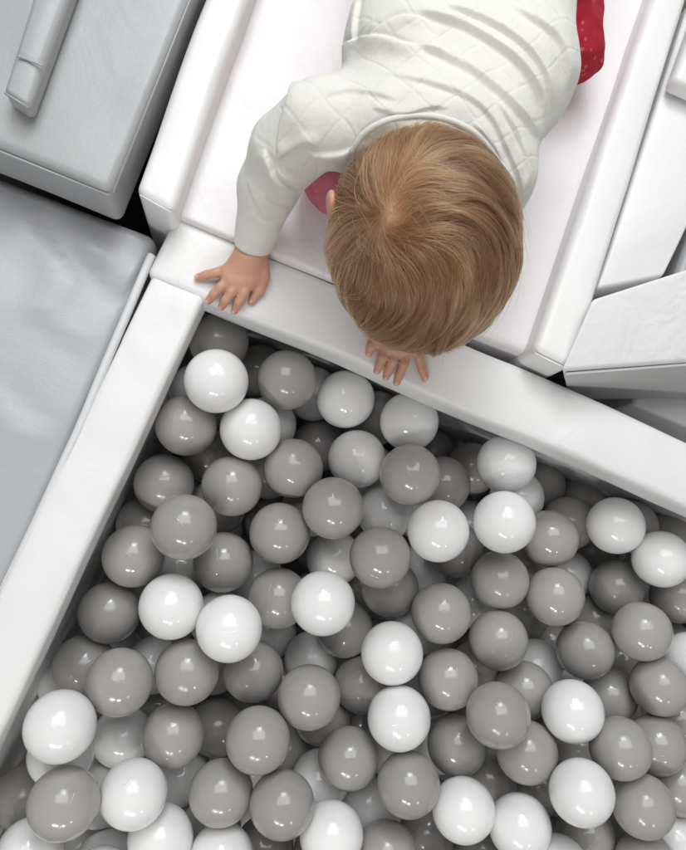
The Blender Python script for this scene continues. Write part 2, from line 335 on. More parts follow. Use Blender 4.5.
# ------------------------------------------------------------------ balls
RB = .035
def settle():
    rays = np.array([ray(b[0], b[1]) for b in BALLS]); lay = np.array([b[4] for b in BALLS]); n = len(BALLS)
    D0 = np.array([RB * F_PX / b[2] + .010 * b[4] for b in BALLS]); C = EYE + rays * D0[:, None]
    ru = rays / np.linalg.norm(rays, axis=1)[:, None]; lim = np.array([.0018, .005, .011, .016])[lay]
    for it in range(500):
        d = np.linalg.norm(C[:, None] - C[None], axis=2); I, J = np.where(np.triu(d < 2 * RB - .0004, 1))
        dep = ((C - EYE) * ru).sum(1)
        for i, j in zip(I, J):
            if (lay[i], dep[i]) > (lay[j], dep[j]): i, j = j, i
            v = C[j] - C[i]; dd = np.linalg.norm(v) + 1e-9; pen = 2 * RB - dd
            if pen <= 0: continue
            nrm = v / dd * .6 + ru[j] * .4; nrm /= np.linalg.norm(nrm)
            C[j] += nrm * pen * .5; C[i] -= v / dd * pen * .12
        for k in range(n):                                   # stay inside the walls, above the pit floor, near the own line of sight
            q = C[k, :2] - C0; a, b = q @ UU, q @ VV
            dz = -.0 - C[k, 2]; set_b = .018 if dz > .06 else .004; set_l = .012 if dz > .06 else .003
            if b > -RB + set_b: C[k, :2] -= VV * (b + RB - set_b) * .5
            if a < RB - set_l: C[k, :2] += UU * (RB - set_l - a) * .5
            if C[k, 2] < FLOOR_Z + .022 + RB: C[k, 2] = FLOOR_Z + .022 + RB
            t = (C[k] - EYE) @ ru[k]; lat = C[k] - EYE - ru[k] * t; L = np.linalg.norm(lat)
            if L > lim[k]: C[k] = EYE + ru[k] * t + lat * (lim[k] / L)
        if len(I) == 0: break
    d = np.linalg.norm(C[:, None] - C[None], axis=2); np.fill_diagonal(d, 1)
    print('settle', it, 'worst overlap', 2 * RB - d.min(), 'z', C[:, 2].min(), C[:, 2].max())
    return C
CB = settle()
# the balls below, seen through the gaps, and a margin beyond the frame
def fill(C, cols, tries=60000, cap=298):
    C = list(C); cols = list(cols); A = np.array(C)
    cand = []
    for _ in range(tries):
        u, v = rng.uniform(RB, .98), rng.uniform(-.88, -RB); z = rng.uniform(FLOOR_Z + .06, -.09)
        cand.append((*uv(u, v), z))
    cand = np.array(cand); cand = cand[np.argsort(-cand[:, 2])]
    px, py = to_px(cand); ok = (px > -75) & (px < 765) & (py < 925); cand = cand[ok]
    for p in cand:
        A = np.array(C); d = np.linalg.norm(A - p, axis=1)
        if d.min() < 2 * RB - .0005: continue
        v = p - EYE; L = np.linalg.norm(v); v = v / L
        t = (A - EYE) @ v; lat = np.linalg.norm(A - EYE - t[:, None] * v, axis=1)
        fx, fy = to_px(p)
        inside = -20 < fx < 706 and fy < 870
        if inside and np.any((lat < 2 * RB * .93) & (t > L + .002)) and p[2] > -.21:   # would stand in front of a ball of the photo
            continue
        C.append(p); cols.append('w' if rng.random() < .3 else 'g')
    return np.array(C), cols
CALL, COLS = fill(CB, [b[3] for b in BALLS])
# visible size of each ball (coarse depth picture)
def visible(C):
    W_, H_ = 343, 425; xs, ys = np.meshgrid(np.arange(-30, W_ + 30) * 2 + 1.0, np.arange(H_ + 30) * 2 + 1.0)
    dirs = np.stack([(xs - CX) / F_PX, -(ys - CY) / F_PX, -np.ones_like(xs)], -1) @ ROT.T
    dirs /= np.linalg.norm(dirs, axis=-1, keepdims=True); best = np.full(xs.shape, 9.0); who = np.full(xs.shape, -1)
    for k, c in enumerate(C):
        fx, fy = to_px(c); r = 48
        x0, x1 = int((fx - r) / 2) + 30, int((fx + r) / 2) + 30; y0, y1 = int((fy - r) / 2), int((fy + r) / 2)
        x0, y0 = max(x0, 0), max(y0, 0)
        if x1 <= 0 or y1 <= 0 or x0 >= xs.shape[1] or y0 >= xs.shape[0]: continue
        dd = dirs[y0:y1, x0:x1]; m = c - EYE; b = dd @ m; disc = b * b - (m @ m - RB * RB); t = np.where(disc > 0, b - np.sqrt(np.maximum(disc, 0)), 9.0)
        s = best[y0:y1, x0:x1]; w = t < s; s[w] = t[w]; who[y0:y1, x0:x1][w] = k
    # the wall tops hide what lies under them
    full = np.bincount(who[who >= 0], minlength=len(C)); inn = who[:, 30:-30][:425]; 
    return full, np.bincount(inn[inn >= 0], minlength=len(C))
vis_full, vis_in = visible(CALL)
NB = len(BALLS)
keep = [k for k in range(len(CALL)) if k < NB or vis_full[k] > 4]
keep = sorted(keep, key=lambda k: (k >= NB, -vis_in[k], -vis_full[k]))[:296]
print('balls', NB, 'all', len(CALL), 'kept', len(keep))
ONES = 'zero one two three four five six seven eight nine ten eleven twelve thirteen fourteen fifteen sixteen seventeen eighteen nineteen'.split()
TENS = 'x x twenty thirty forty fifty sixty seventy eighty ninety'.split()
def words_of(n):
    n = max(0, min(int(n), 100))
    if n == 100: return 'hundred'
    return ONES[n] if n < 20 else TENS[n // 10] + ('-' + ONES[n % 10] if n % 10 else '')
OWN = {0: 'topmost white ball in the pit corner below the splayed hand', 1: 'white ball touching the lower flank of the white corner ball',
       2: 'shaded dark grey ball tucked deepest into the pit corner', 9: 'white ball just below the hand under the hair, beside a grey ball',
       4: 'grey ball close to the back wall between both hands of the child', 72: 'large white ball resting against the long padded wall on another white ball'}
def ball_mesh(name, mat):
    bm = bmesh.new(); bmesh.ops.create_uvsphere(bm, u_segments=48, v_segments=28, radius=RB)
    me = bpy.data.meshes.new(name); bm.to_mesh(me); bm.free(); me.polygons.foreach_set('use_smooth', [True] * len(me.polygons)); me.materials.append(mat); return me
BM = {'w': ball_mesh('white_ball', M_BW), 'g': ball_mesh('grey_ball', M_BG)}
proto = None; used = set()
for k in keep:
    c = CALL[k]; colr = COLS[k]
    o = bpy.data.objects.new('plastic_ball', BM[colr]); COL.objects.link(o)
    o.location = c; o.rotation_euler = (rng.uniform(0, 6.28), rng.uniform(0, 3.1), rng.uniform(0, 6.28))
    o.scale = (1, 1, 1) if rng.random() < .5 else (1, rng.uniform(.985, 1), 1)
    px, py = to_px(c); cn = 'white' if colr == 'w' else 'grey'
    share = vis_in[k] * 4 / (math.pi * 30 * 30)
    if k in OWN: lab = OWN[k]
    else:
        look = 'fully exposed glossy' if share > .8 else 'partly covered' if share > .4 else 'mostly buried' if share > .04 else 'deeply buried'
        if px < 0 or px > 686 or py > 850: look = 'cut off'
        lab = f'{look} {cn} ball centred {words_of(round(px / 6.86))} percent across, {words_of(round(py / 8.5))} percent down the picture'
    if lab in used: lab = lab.replace('percent across', 'percent across, lower one')
    used.add(lab)
    tag(o, lab, 'ball', 'white plastic balls in the pit' if colr == 'w' else 'grey plastic balls in the pit')
# ------------------------------------------------------------------ signed distance fields -> one smooth mesh
class Field:
    def __init__(s, lo, hi, h):
        s.lo = np.array(lo, float); s.h = h; s.n = np.ceil((np.array(hi) - s.lo) / h).astype(int) + 1
        s.F = np.full(s.n, .06, np.float32); s.ax = [s.lo[i] + np.arange(s.n[i]) * h for i in range(3)]
    def _blk(s, lo, hi):
        a = np.maximum(np.floor((lo - s.lo) / s.h).astype(int), 0); b = np.minimum(np.ceil((hi - s.lo) / s.h).astype(int) + 1, s.n)
        if np.any(b <= a): return None
        sl = tuple(slice(a[i], b[i]) for i in range(3))
        X = s.ax[0][sl[0]][:, None, None]; Y = s.ax[1][sl[1]][None, :, None]; Z = s.ax[2][sl[2]][None, None, :]
        return sl, X, Y, Z
    def _add(s, sl, d, k, sub=False):
        f = s.F[sl]
        if sub:
            h = np.clip(.5 - .5 * (f + d) / k, 0, 1); s.F[sl] = f * (1 - h) - d * h + k * h * (1 - h)
        else:
            h = np.clip(.5 + .5 * (f - d) / k, 0, 1); s.F[sl] = f * (1 - h) + d * h - k * h * (1 - h)
    def cap(s, a, b, ra, rb, k=.012, sub=False):
        a = np.asarray(a, float); b = np.asarray(b, float); pad = max(ra, rb) + max(k * 1.5, .02)
        r = s._blk(np.minimum(a, b) - pad, np.maximum(a, b) + pad)
        if r is None: return
        sl, X, Y, Z = r; ba = b - a; L = ba @ ba + 1e-12
        t = np.clip(((X - a[0]) * ba[0] + (Y - a[1]) * ba[1] + (Z - a[2]) * ba[2]) / L, 0, 1)
        d = np.sqrt((X - a[0] - t * ba[0]) ** 2 + (Y - a[1] - t * ba[1]) ** 2 + (Z - a[2] - t * ba[2]) ** 2) - (ra + t * (rb - ra))
        s._add(sl, d.astype(np.float32), k, sub)
    def ell(s, c, R, B=None, k=.012, sub=False):
        c = np.asarray(c, float); R = np.asarray(R, float); B = np.eye(3) if B is None else np.asarray(B)
        pad = R.max() + max(k * 1.5, .02); r = s._blk(c - pad, c + pad)
        if r is None: return
        sl, X, Y, Z = r; x, y, z = X - c[0], Y - c[1], Z - c[2]
        q = [B[i, 0] * x + B[i, 1] * y + B[i, 2] * z for i in range(3)]
        k0 = np.sqrt(sum((q[i] / R[i]) ** 2 for i in range(3))); k1 = np.sqrt(sum((q[i] / R[i] ** 2) ** 2 for i in range(3))) + 1e-9
        s._add(sl, (k0 * (k0 - 1) / k1).astype(np.float32), k, sub)
    def chain(s, pts, rs, k=.012):
        for i in range(len(pts) - 1): s.cap(pts[i], pts[i + 1], rs[i], rs[i + 1], k)
    def mesh(s):
        F = s.F; n = s.n; ins = F < 0
        cnt = np.zeros(n - 1, np.int8)
        for dx in (0, 1):
            for dy in (0, 1):
                for dz in (0, 1): cnt += ins[dx:n[0] - 1 + dx, dy:n[1] - 1 + dy, dz:n[2] - 1 + dz]
        cells = np.argwhere((cnt > 0) & (cnt < 8)); vid = np.full(n - 1, -1, np.int32); vid[tuple(cells.T)] = np.arange(len(cells))
        acc = np.zeros((len(cells), 3)); num = np.zeros(len(cells))
        cor = np.array([(x, y, z) for x in (0, 1) for y in (0, 1) for z in (0, 1)]); val = [F[tuple((cells + c).T)] for c in cor]
        for i in range(8):
            for j in range(i + 1, 8):
                if abs(cor[i] - cor[j]).sum() != 1: continue
                a, b = val[i], val[j]; m = (a < 0) != (b < 0); t = np.where(m, a / np.where(m, a - b, 1), 0)
                acc += np.where(m[:, None], cor[i] + (cor[j] - cor[i]) * t[:, None], 0); num += m
        V = s.lo + (cells + acc / num[:, None]) * s.h
        quads = []
        for ax in range(3):
            o1, o2 = [(1, 2), (2, 0), (0, 1)][ax]
            sA = [slice(None)] * 3; sB = [slice(None)] * 3; sA[ax] = slice(0, -1); sB[ax] = slice(1, None)
            a, b = ins[tuple(sA)], ins[tuple(sB)]
            E = np.argwhere(a != b); E = E[(E[:, o1] > 0) & (E[:, o2] > 0) & (E[:, o1] < n[o1] - 1) & (E[:, o2] < n[o2] - 1)]
            flip = a[tuple(E.T)]
            def at(d1, d2):
                q = E.copy(); q[:, o1] += d1; q[:, o2] += d2; return vid[tuple(q.T)]
            Q = np.stack([at(-1, -1), at(0, -1), at(0, 0), at(-1, 0)], 1); Q[~flip] = Q[~flip][:, ::-1]; quads.append(Q)
        return V, np.concatenate(quads)
def nrmz(v): v = np.asarray(v, float); return v / np.linalg.norm(v)
def big_mesh(name, V, Q, mat, parent=None):
    me = bpy.data.meshes.new(name); V = np.asarray(V, np.float32); Q = np.asarray(Q, np.int32)
    me.vertices.add(len(V)); me.vertices.foreach_set('co', V.ravel()); me.loops.add(Q.size); me.loops.foreach_set('vertex_index', Q.ravel())
    me.polygons.add(len(Q)); me.polygons.foreach_set('loop_start', np.arange(len(Q), dtype=np.int32) * Q.shape[1]); me.polygons.foreach_set('use_smooth', np.ones(len(Q), bool))
    me.update(calc_edges=True); me.validate()
    if mat: me.materials.append(mat)
    o = bpy.data.objects.new(name, me); COL.objects.link(o)
    if parent: o.parent = parent; o.matrix_parent_inverse = Matrix.Translation(-parent.location)
    return o
def relax(V, Q, it=2, lam=.5):
    n = len(V); e = np.concatenate([Q[:, [0, 1]], Q[:, [1, 2]], Q[:, [2, 3]], Q[:, [3, 0]]]); e = np.concatenate([e, e[:, ::-1]])
    deg = np.bincount(e[:, 0], minlength=n)[:, None]
    for _ in range(it):
        S = np.zeros_like(V)
        for c in range(3): S[:, c] = np.bincount(e[:, 0], V[e[:, 1], c], minlength=n)
        V = V + lam * (S / np.maximum(deg, 1) - V)
    return V
def vnormals(V, Q):
    fn = np.cross(V[Q[:, 2]] - V[Q[:, 0]], V[Q[:, 3]] - V[Q[:, 1]]); N = np.zeros_like(V)
    for c in range(3):
        for k in range(4): N[:, c] += np.bincount(Q[:, k], fn[:, c], minlength=len(V))
    return N / (np.linalg.norm(N, axis=1, keepdims=True) + 1e-12)

# ------------------------------------------------------------------ the child
HC = P(423, 240.5, .165)                                   # centre of the skull
toe = EYE - HC; toe /= np.linalg.norm(toe)
e3 = nrmz(np.array([0, 0, 1.0]) + .55 * toe)             # crown, turned towards the viewer
e2 = np.array([-.06, 1.0, 0]); e2 = nrmz(e2 - (e2 @ e3) * e3)   # towards the nape
e1 = np.cross(e2, e3)
HB = np.stack([e1, e2, e3]); HR = np.array([.0712, .0828, .075])
def head(a, b, c): return HC + HB.T @ (np.array([a, b, c]) * HR)
SHR, ELR, WRR = P(320, 122, .148), P(268, 188, .070), P(253, 246, .022)       # arm on the side of the splayed hand
SHL, ELL, WRL = P(486, 178, .145), P(456, 285, .070), P(409, 326, .022)
CH, RI, WA, PE = P(436, 136, .150), P(460, 62, .150), P(467, -4, .142), P(472, -85, .125)

t = NT('skin'); tc = t.n('ShaderNodeTexCoord').outputs['Object']
nz = t.n('ShaderNodeTexNoise', Scale=60.0, Detail=4.0); t.l(tc, nz.inputs['Vector'])
fa = t.n('ShaderNodeAttribute'); fa.attribute_name = 'flush'
t.l(t.mix(t.math('MULTIPLY', fa.outputs['Fac'], .5), t.mix(nz.outputs[0], (.60, .345, .245), (.55, .29, .20)), (.60, .235, .175)), t.b.inputs['Base Color'])
f2 = t.n('ShaderNodeTexNoise', Scale=700.0, Detail=3.0); t.l(tc, f2.inputs['Vector']); t.l(t.bump(f2.outputs[0], .0004, .4), t.b.inputs['Normal'])
t.set(Roughness=.5, Subsurface_Weight=.25, Subsurface_Radius=(.006, .0022, .0012), Subsurface_Scale=.6)
M_SKIN = t.m

B = Field((-.20, -.02, -.03), (.47, .66, .28), .0016)
B.ell(HC, HR, HB, .01)
B.ell(head(0, -.35, -.55), np.array([.052, .058, .055]), HB, .02)          # jaw and cheeks
B.ell(head(0, -1.02, -.42), np.array([.009, .010, .012]), HB, .010)        # nose
for sx in (-1, 1):
    B.ell(head(sx * .38, -.90, -.12), np.array([.012, .009, .009]), HB, .008, sub=True)   # eye sockets
    B.ell(head(sx * .38, -.84, -.12), np.array([.0105, .0105, .0105]), HB, .004)          # eyes under closed lids
    B.ell(head(sx * .5, -.75, -.55), np.array([.018, .018, .018]), HB, .012)              # cheeks
    ec = head(sx * 1.02, .05, -.42) if sx > 0 else P(332, 206, HC[2] - .004)
    B.ell(ec, np.array([.006, .013, .019]), HB, .005); B.ell(ec + e1 * sx * .007 - e2 * .002, np.array([.004, .007, .011]), HB, .003, sub=True)
B.ell(head(0, -.92, -.80), np.array([.013, .008, .0035]), HB, .004)        # mouth
B.cap(head(0, .45, -.55), P(440, 150, .145), .036, .040, .02)              # neck
Rv = nrmz(np.array([1.0, -.15, 0]))
for sx in (-1, 1):
    B.cap(CH + Rv * sx * .034, RI + Rv * sx * .03, .052, .052, .03); B.cap(RI + Rv * sx * .03, PE + Rv * sx * .03, .052, .058, .03)
B.chain([CH, SHR, ELR, WRR], [.05, .030, .022, .0150], .015)
B.chain([CH, SHL, ELL, WRL], [.05, .030, .022, .0150], .015)
KNR, KNL = P(336, 174, .048), P(566, 50, .060)
HIR, HIL = PE - Rv * .005, PE + Rv * .05
ANR, ANL = P(480, -40, .045), P(580, -150, .045)
for hi, kn, an in ((HIR, KNR, ANR), (HIL, KNL, ANL)):
    B.chain([hi, kn], [.045, .032], .02); B.chain([kn + np.array([0, 0, -.004]), an], [.028, .022], .012)
    B.cap(an, an + nrmz(an - kn) * .05 + np.array([0, 0, -.005]), .018, .014, .01)      # foot
NAILS = []
def hand(wr, base, fingers, thumb):
    """wr: wrist; base: knuckles; fingers: chains of (px, py, z)."""
    for k, c in enumerate(base):
        B.cap(wr, P(*c), .0125, .0068, .008)
    for i in range(len(base) - 1): B.cap(P(*base[i]), P(*base[i + 1]), .0066, .0066, .005)
    for fc in fingers:
        pts = [P(*c) for c in fc]; n = len(pts)
        B.chain(pts, [.0060, .0052, .0049, .0041][:n] if n == 4 else [.0064, .0058, .0046], .0014)
    NAILS.extend((P(*fc[-2]), P(*fc[-1])) for fc in fingers); NAILS.append((P(*thumb[-2]), P(*thumb[-1])))
    pts = [P(*c) for c in thumb]; B.chain(pts, [.0086, .0063, .0055, .0044][:len(pts)], .0035)
hand(WRR, [(227, 272, .013), (231, 280, .015), (239, 283, .016), (249, 282, .015), (256, 279, .013)],
     [[(226, 270, .013), (215, 273, .0125), (206, 275, .009), (198, 277.5, .0050)],
      [(230, 279, .0145), (221, 287, .0150), (214, 294, .0105), (208.5, 301, .0030)],
      [(239, 282, .0155), (231.5, 292, .0160), (226, 300, .0110), (221.5, 307, .0020)],
      [(249, 282, .0150), (244, 293, .0160), (239, 302, .0110), (234.5, 311, .0015)]],
     [(261, 262, .014), (264, 276, .0125), (260, 289, .0090), (252, 301, .0045)])
hand(WRL, [(386, 348, .013), (396, 350, .015), (406, 350, .015), (414, 347, .013)],
     [[(386, 348, .0135), (383, 357, .0135), (380, 365, .009), (377, 371, .0040)],
      [(396, 351, .0145), (393, 361, .0145), (389, 370, .009), (386, 377, .0020)],
      [(406, 351, .0145), (404, 364, .0145), (400, 374, .009), (396.5, 382.5, .0010)],
      [(414, 347, .0130), (419, 358, .0130), (422, 369, .009), (425, 378, .0045)]],
     [(392, 330, .014), (379, 338, .0125), (372, 346, .0095), (369, 353, .0050)])
for a_, b_ in (((238, 251, .031), (251, 256, .035)), ((251, 256, .035), (267, 256, .031))): B.cap(P(*a_), P(*b_), .0016, .0016, .002, sub=True)
V, Q = B.mesh(); V = relax(V, Q, 1, .4)
PC = np.array([CH[0], CH[1], 0.016])
person = big_mesh('person', V - PC, Q, M_SKIN); person.location = PC
TIPS = np.array([P(198, 277.5, .006), P(208.5, 301, .004), P(221.5, 307, .004), P(234.5, 311, .004), P(252, 301, .005), P(377, 371, .004), P(386, 377, .004), P(396.5, 382.5, .004), P(425, 378, .004), P(369, 353, .005)] + [P(*c) for c in () and ((215, 273, .0185), (222, 288, .02), (231, 293, .021), (243, 294, .021), (383, 357, .02), (393, 361, .02), (404, 364, .02))])
fl_ = np.exp(-(np.linalg.norm(V[:, None] - TIPS[None], axis=2).min(1) / .0065) ** 2)
a_ = person.data.attributes.new('flush', 'FLOAT', 'POINT'); a_.data.foreach_set('value', fl_.astype(np.float32))
tag(person, 'toddler in cream quilted shirt leaning over the pit wall with both hands on it', 'person')
del B
t = NT('nail'); t.set(Base_Color=(.68, .42, .35, 1), Roughness=.3, Specular_IOR_Level=.5); M_NAIL = t.m
for a_, b_ in NAILS:
    d_ = nrmz(b_ - a_); s_ = nrmz(np.cross(d_, (0, 0, 1))); n_ = np.cross(s_, d_)
    bm = bmesh.new(); bmesh.ops.create_uvsphere(bm, u_segments=16, v_segments=10, radius=1)
    nv_ = np.array([v.co[:] for v in bm.verts]); nf_ = [[v.index for v in f.verts] for f in bm.faces]; bm.free()
    c_ = b_ - d_ * .0002 + n_ * .0034
    x_, y_, z_ = nv_[:, 0] * .0024, nv_[:, 1] * .0031, nv_[:, 2] * .0010
    pw = c_ + x_[:, None] * s_ + y_[:, None] * d_ + (z_ - 120 * x_ * x_)[:, None] * n_
    big = mesh_obj('fingernail', pw - PC, nf_, M_NAIL); big.parent = person

# ------------------------------------------------------------------ clothes
def fabric(name, col, col2, quilt):
    t = NT(name); tc = t.n('ShaderNodeTexCoord').outputs['Object']
    nz = t.n('ShaderNodeTexNoise', Scale=14.0, Detail=4.0); t.l(tc, nz.inputs['Vector']); t.l(t.mix(nz.outputs[0], col, col2), t.b.inputs['Base Color'])
    sep = t.n('ShaderNodeSeparateXYZ'); t.l(tc, sep.inputs[0])
    wv = t.n('ShaderNodeTexNoise', Scale=1300.0, Detail=2.0); t.l(tc, wv.inputs['Vector']); b = t.bump(wv.outputs[0], .0006, .35)
    w2 = t.n('ShaderNodeTexNoise', Scale=45.0, Detail=3.0); t.l(tc, w2.inputs['Vector']); b = t.bump(w2.outputs[0], .0045, .5, b)
    if quilt:
        at = t.n('ShaderNodeAttribute'); at.attribute_name = 'quilt'; msk = at.outputs['Fac']
        dn = t.n('ShaderNodeTexNoise', Scale=16.0, Detail=1.0); t.l(tc, dn.inputs['Vector'])
        off = t.math('MULTIPLY', t.math('SUBTRACT', dn.outputs[0], .5), .020)
        hs = []
        for ang in (-48, 38):
            c, s_ = math.cos(math.radians(ang)), math.sin(math.radians(ang))
            u = t.math('ADD', t.math('ADD', t.math('MULTIPLY', sep.outputs[0], -s_), t.math('MULTIPLY', sep.outputs[1], c)), off)
            fr = t.math('PINGPONG', u, .0125)           # a seam every 25 mm
            r = t.n('ShaderNodeMapRange', interpolation_type='SMOOTHSTEP'); r.inputs['From Max'].default_value = .0024; t.l(fr, r.inputs[0]); hs.append(r.outputs[0])
        h = t.math('MULTIPLY', t.math('MINIMUM', hs[0], hs[1]), msk)
        b = t.bump(h, .0012, .32, b)
    t.l(b, t.b.inputs['Normal']); t.set(Roughness=.85, Specular_IOR_Level=.2, Sheen_Weight=.15)
    return t.m
M_SHIRT = fabric('cream_quilted_jersey', (.745, .737, .69), (.72, .71, .66), True)
M_RIB = fabric('cream_rib', (.74, .733, .69), (.72, .71, .66), False)
t = NT('red_print_cotton'); tc = t.n('ShaderNodeTexCoord').outputs['Object']
vo = t.n('ShaderNodeTexVoronoi', Scale=95.0); t.l(tc, vo.inputs['Vector']); r = t.n('ShaderNodeMapRange'); r.inputs['From Min'].default_value = .22; r.inputs['From Max'].default_value = .18; t.l(vo.outputs['Distance'], r.inputs[0])
sp = t.math('MULTIPLY', r.outputs[0], .25)
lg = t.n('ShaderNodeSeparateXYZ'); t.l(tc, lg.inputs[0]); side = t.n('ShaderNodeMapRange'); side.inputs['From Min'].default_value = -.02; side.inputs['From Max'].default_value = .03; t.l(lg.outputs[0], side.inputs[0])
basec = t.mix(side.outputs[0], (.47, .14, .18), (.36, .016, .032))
t.l(t.mix(sp, basec, (.72, .33, .30)), t.b.inputs['Base Color'])
wv = t.n('ShaderNodeTexNoise', Scale=50.0, Detail=4.0); t.l(tc, wv.inputs['Vector']); t.l(t.bump(wv.outputs[0], .004, .5), t.b.inputs['Normal']); t.set(Roughness=.8, Specular_IOR_Level=.2)
M_RED = t.m

S = Field((-.14, .10, .0), (.46, .60, .27), .00125)
for sx in (-1, 1):
    S.cap(CH + Rv * sx * .028, RI + Rv * sx * .043, .058, .060, .035); S.cap(RI + Rv * sx * .043, WA + Rv * sx * .038, .060, .060, .035)
    S.cap(WA + Rv * sx * .038, PE + Rv * sx * .030, .060, .058, .03)
S.chain([CH, SHR], [.052, .033], .03); S.chain([SHR, P(288, 150, .112), ELR], [.033, .032, .0285], .02)
cr = nrmz(WRR - ELR); S.cap(ELR, WRR - cr * .004, .0285, .0205, .012)
S.chain([CH, SHL], [.055, .040], .03); S.chain([SHL, ELL], [.040, .030], .015)
cl = nrmz(WRL - ELL); S.cap(ELL, WRL - cl * .006, .030, .0205, .012)
# neck opening and open cuffs
S.cap(CH, head(0, .40, -.62), .052, .046, .02)
for w, d in ((WRR, cr), (WRL, cl)):
    S.cap(w - d * .002, w + d * .05, .0172, .030, .003, sub=True)
V, Q = S.mesh(); V = relax(V, Q, 4, .5)
del S
# folds: soft ridges with a crease beside them, laid along lines on the cloth
FOLDS = [ # (points, height, width px, side)
 ([(415, 9), (430, 13), (459, 22), (489, 38), (518, 59), (539, 88), (547, 122)], .0050, 7, 1),
 ([(400, 42), (430, 48), (448, 57), (477, 73), (503, 94), (527, 118), (543, 142)], .0050, 7, 1),
 ([(440, 3), (465, 12), (498, 26), (527, 47), (545, 76), (550, 112)], .0050, 7, 1),
 ([(377, 70), (430, 82), (470, 97), (492, 118), (506, 147), (520, 180), (524, 205)], .0030, 6, 1),
 ([(510, 4), (533, 18), (556, 35), (567, 59), (568, 92)], .0042, 7, 1),
 ([(490, 92), (506, 115), (518, 135), (527, 165), (526, 190)], .0030, 5, 1),
 ([(330, 54), (342, 48), (356, 42), (382, 39), (405, 46), (430, 52)], .0055, 7, -1),
 ([(360, 44), (370, 36), (385, 25), (405, 17), (432, 21)], .0038, 6, -1),
 ([(352, 44), (354, 30), (356, 14), (360, -4)], .0036, 4, 1),
 ([(370, 106), (387, 111), (405, 114), (432, 107), (450, 108)], .0022, 5, 1),
 ([(306, 150), (317, 154), (341, 153), (357, 146), (366, 133), (387, 122), (411, 116)], .0050, 5, -1),
 ([(264, 148), (268, 160), (277, 178), (297, 191), (312, 190)], .0046, 5, -1),
 ([(276, 166), (285, 175), (300, 182), (318, 181)], .0042, 5, -1),
 ([(276, 162), (283, 154), (296, 146), (309, 141), (320, 152)], .0034, 5, 1),
 ([(297, 78), (292, 92), (284, 117), (280, 140), (280, 160)], .0036, 6, 1),
 ([(262, 190), (272, 204), (290, 208)], .0016, 5, -1), ([(248, 178), (256, 200), (270, 222)], .0014, 6, 1), ([(250, 210), (262, 222), (280, 224)], .0012, 5, -1),
 ([(470, 120), (490, 142), (505, 172), (512, 205)], .0026, 5, 1),
 ([(320, 96), (345, 90), (372, 92), (400, 100)], .0018, 7, 1),
]
N = vnormals(V, Q); V = V + N * .92 * fold_disp(V, N, FOLDS)[:, None]
V = relax(V, Q, 1, .15)
lown = np.array([noise.noise(Vector(v * 22)) + .5 * noise.noise(Vector(v * 50)) for v in V])
N = vnormals(V, Q); V = V + N * (lown * .0009)[:, None]
shirt = big_mesh('shirt', V - PC, Q, M_SHIRT, None); shirt.parent = person
px, py = to_px(V)
armd = np.minimum(np.linalg.norm(V - ELR, axis=1) / .075, 1.0); low = sst(.09, .13, V[:, 2])
at = shirt.data.attributes.new('quilt', 'FLOAT', 'POINT'); at.data.foreach_set('value', (low * sst(.6, 1, armd)).astype(np.float32))
bvh = BVHTree.FromPolygons([Vector(v) for v in V], [tuple(q) for q in Q])
def snap(px, py, lift=0.0, dflt=.2):
    d = Vector(ray(px, py)).normalized(); h = bvh.ray_cast(Vector(EYE), d)
    return np.array(h[0]) - np.array(d) * lift if h[0] is not None else P(px, py, dflt)
# collar rib round the neck, snapped on the cloth, and cuff ribs
cpts = [(352, 152), (364, 134), (384, 122), (408, 117), (434, 117), (458, 124), (480, 138), (498, 160), (510, 186), (517, 214)]
cp = smooth_path([snap(x, y, -.001) for x, y in cpts], 60)
def ribbon(name, path, rad, parent, mat):
    o = tube(name, np.asarray(path) - PC, rad, mat, None, 10); o.parent = parent; return o
ribbon('collar', cp, .0030, shirt, M_RIB)
def cuff(w, d, rad, parent):
    a = nrmz(np.cross(d, (0, 0, 1))); b = np.cross(a, d); c = w - d * .003
    ring = [c + rad * (math.cos(q) * a + math.sin(q) * b) for q in np.linspace(0, 2 * math.pi, 40)]
    ribbon('cuff', ring, .0016, parent, M_RIB)
cuff(WRR, cr, .0186, shirt); cuff(WRL, cl, .0186, shirt)

T = Field((-.12, .08, .0), (.48, .66, .25), .0025)
T.ell(PE, (.072, .07, .06), None, .02)
T.ell(PE + np.array([.0, .035, -.005]), (.096, .082, .074), None, .02)
for hi, kn, an in ((HIR, KNR, ANR), (HIL, KNL, ANL)):
    T.chain([hi, (P(448, 70, .085) if kn is KNR else (hi + kn) / 2), kn], [.044, .038, .035 if kn is KNR else .038], .02); T.chain([kn, an], [.038, .030], .012)
V, Q = T.mesh(); V = relax(V, Q, 3, .5); N = vnormals(V, Q)
V = V + N * (np.array([noise.noise(Vector(v * 30)) + .6 * noise.noise(Vector(v * 70)) for v in V]) * .0042)[:, None]
tr = big_mesh('trousers', V - PC, Q, M_RED); tr.parent = person

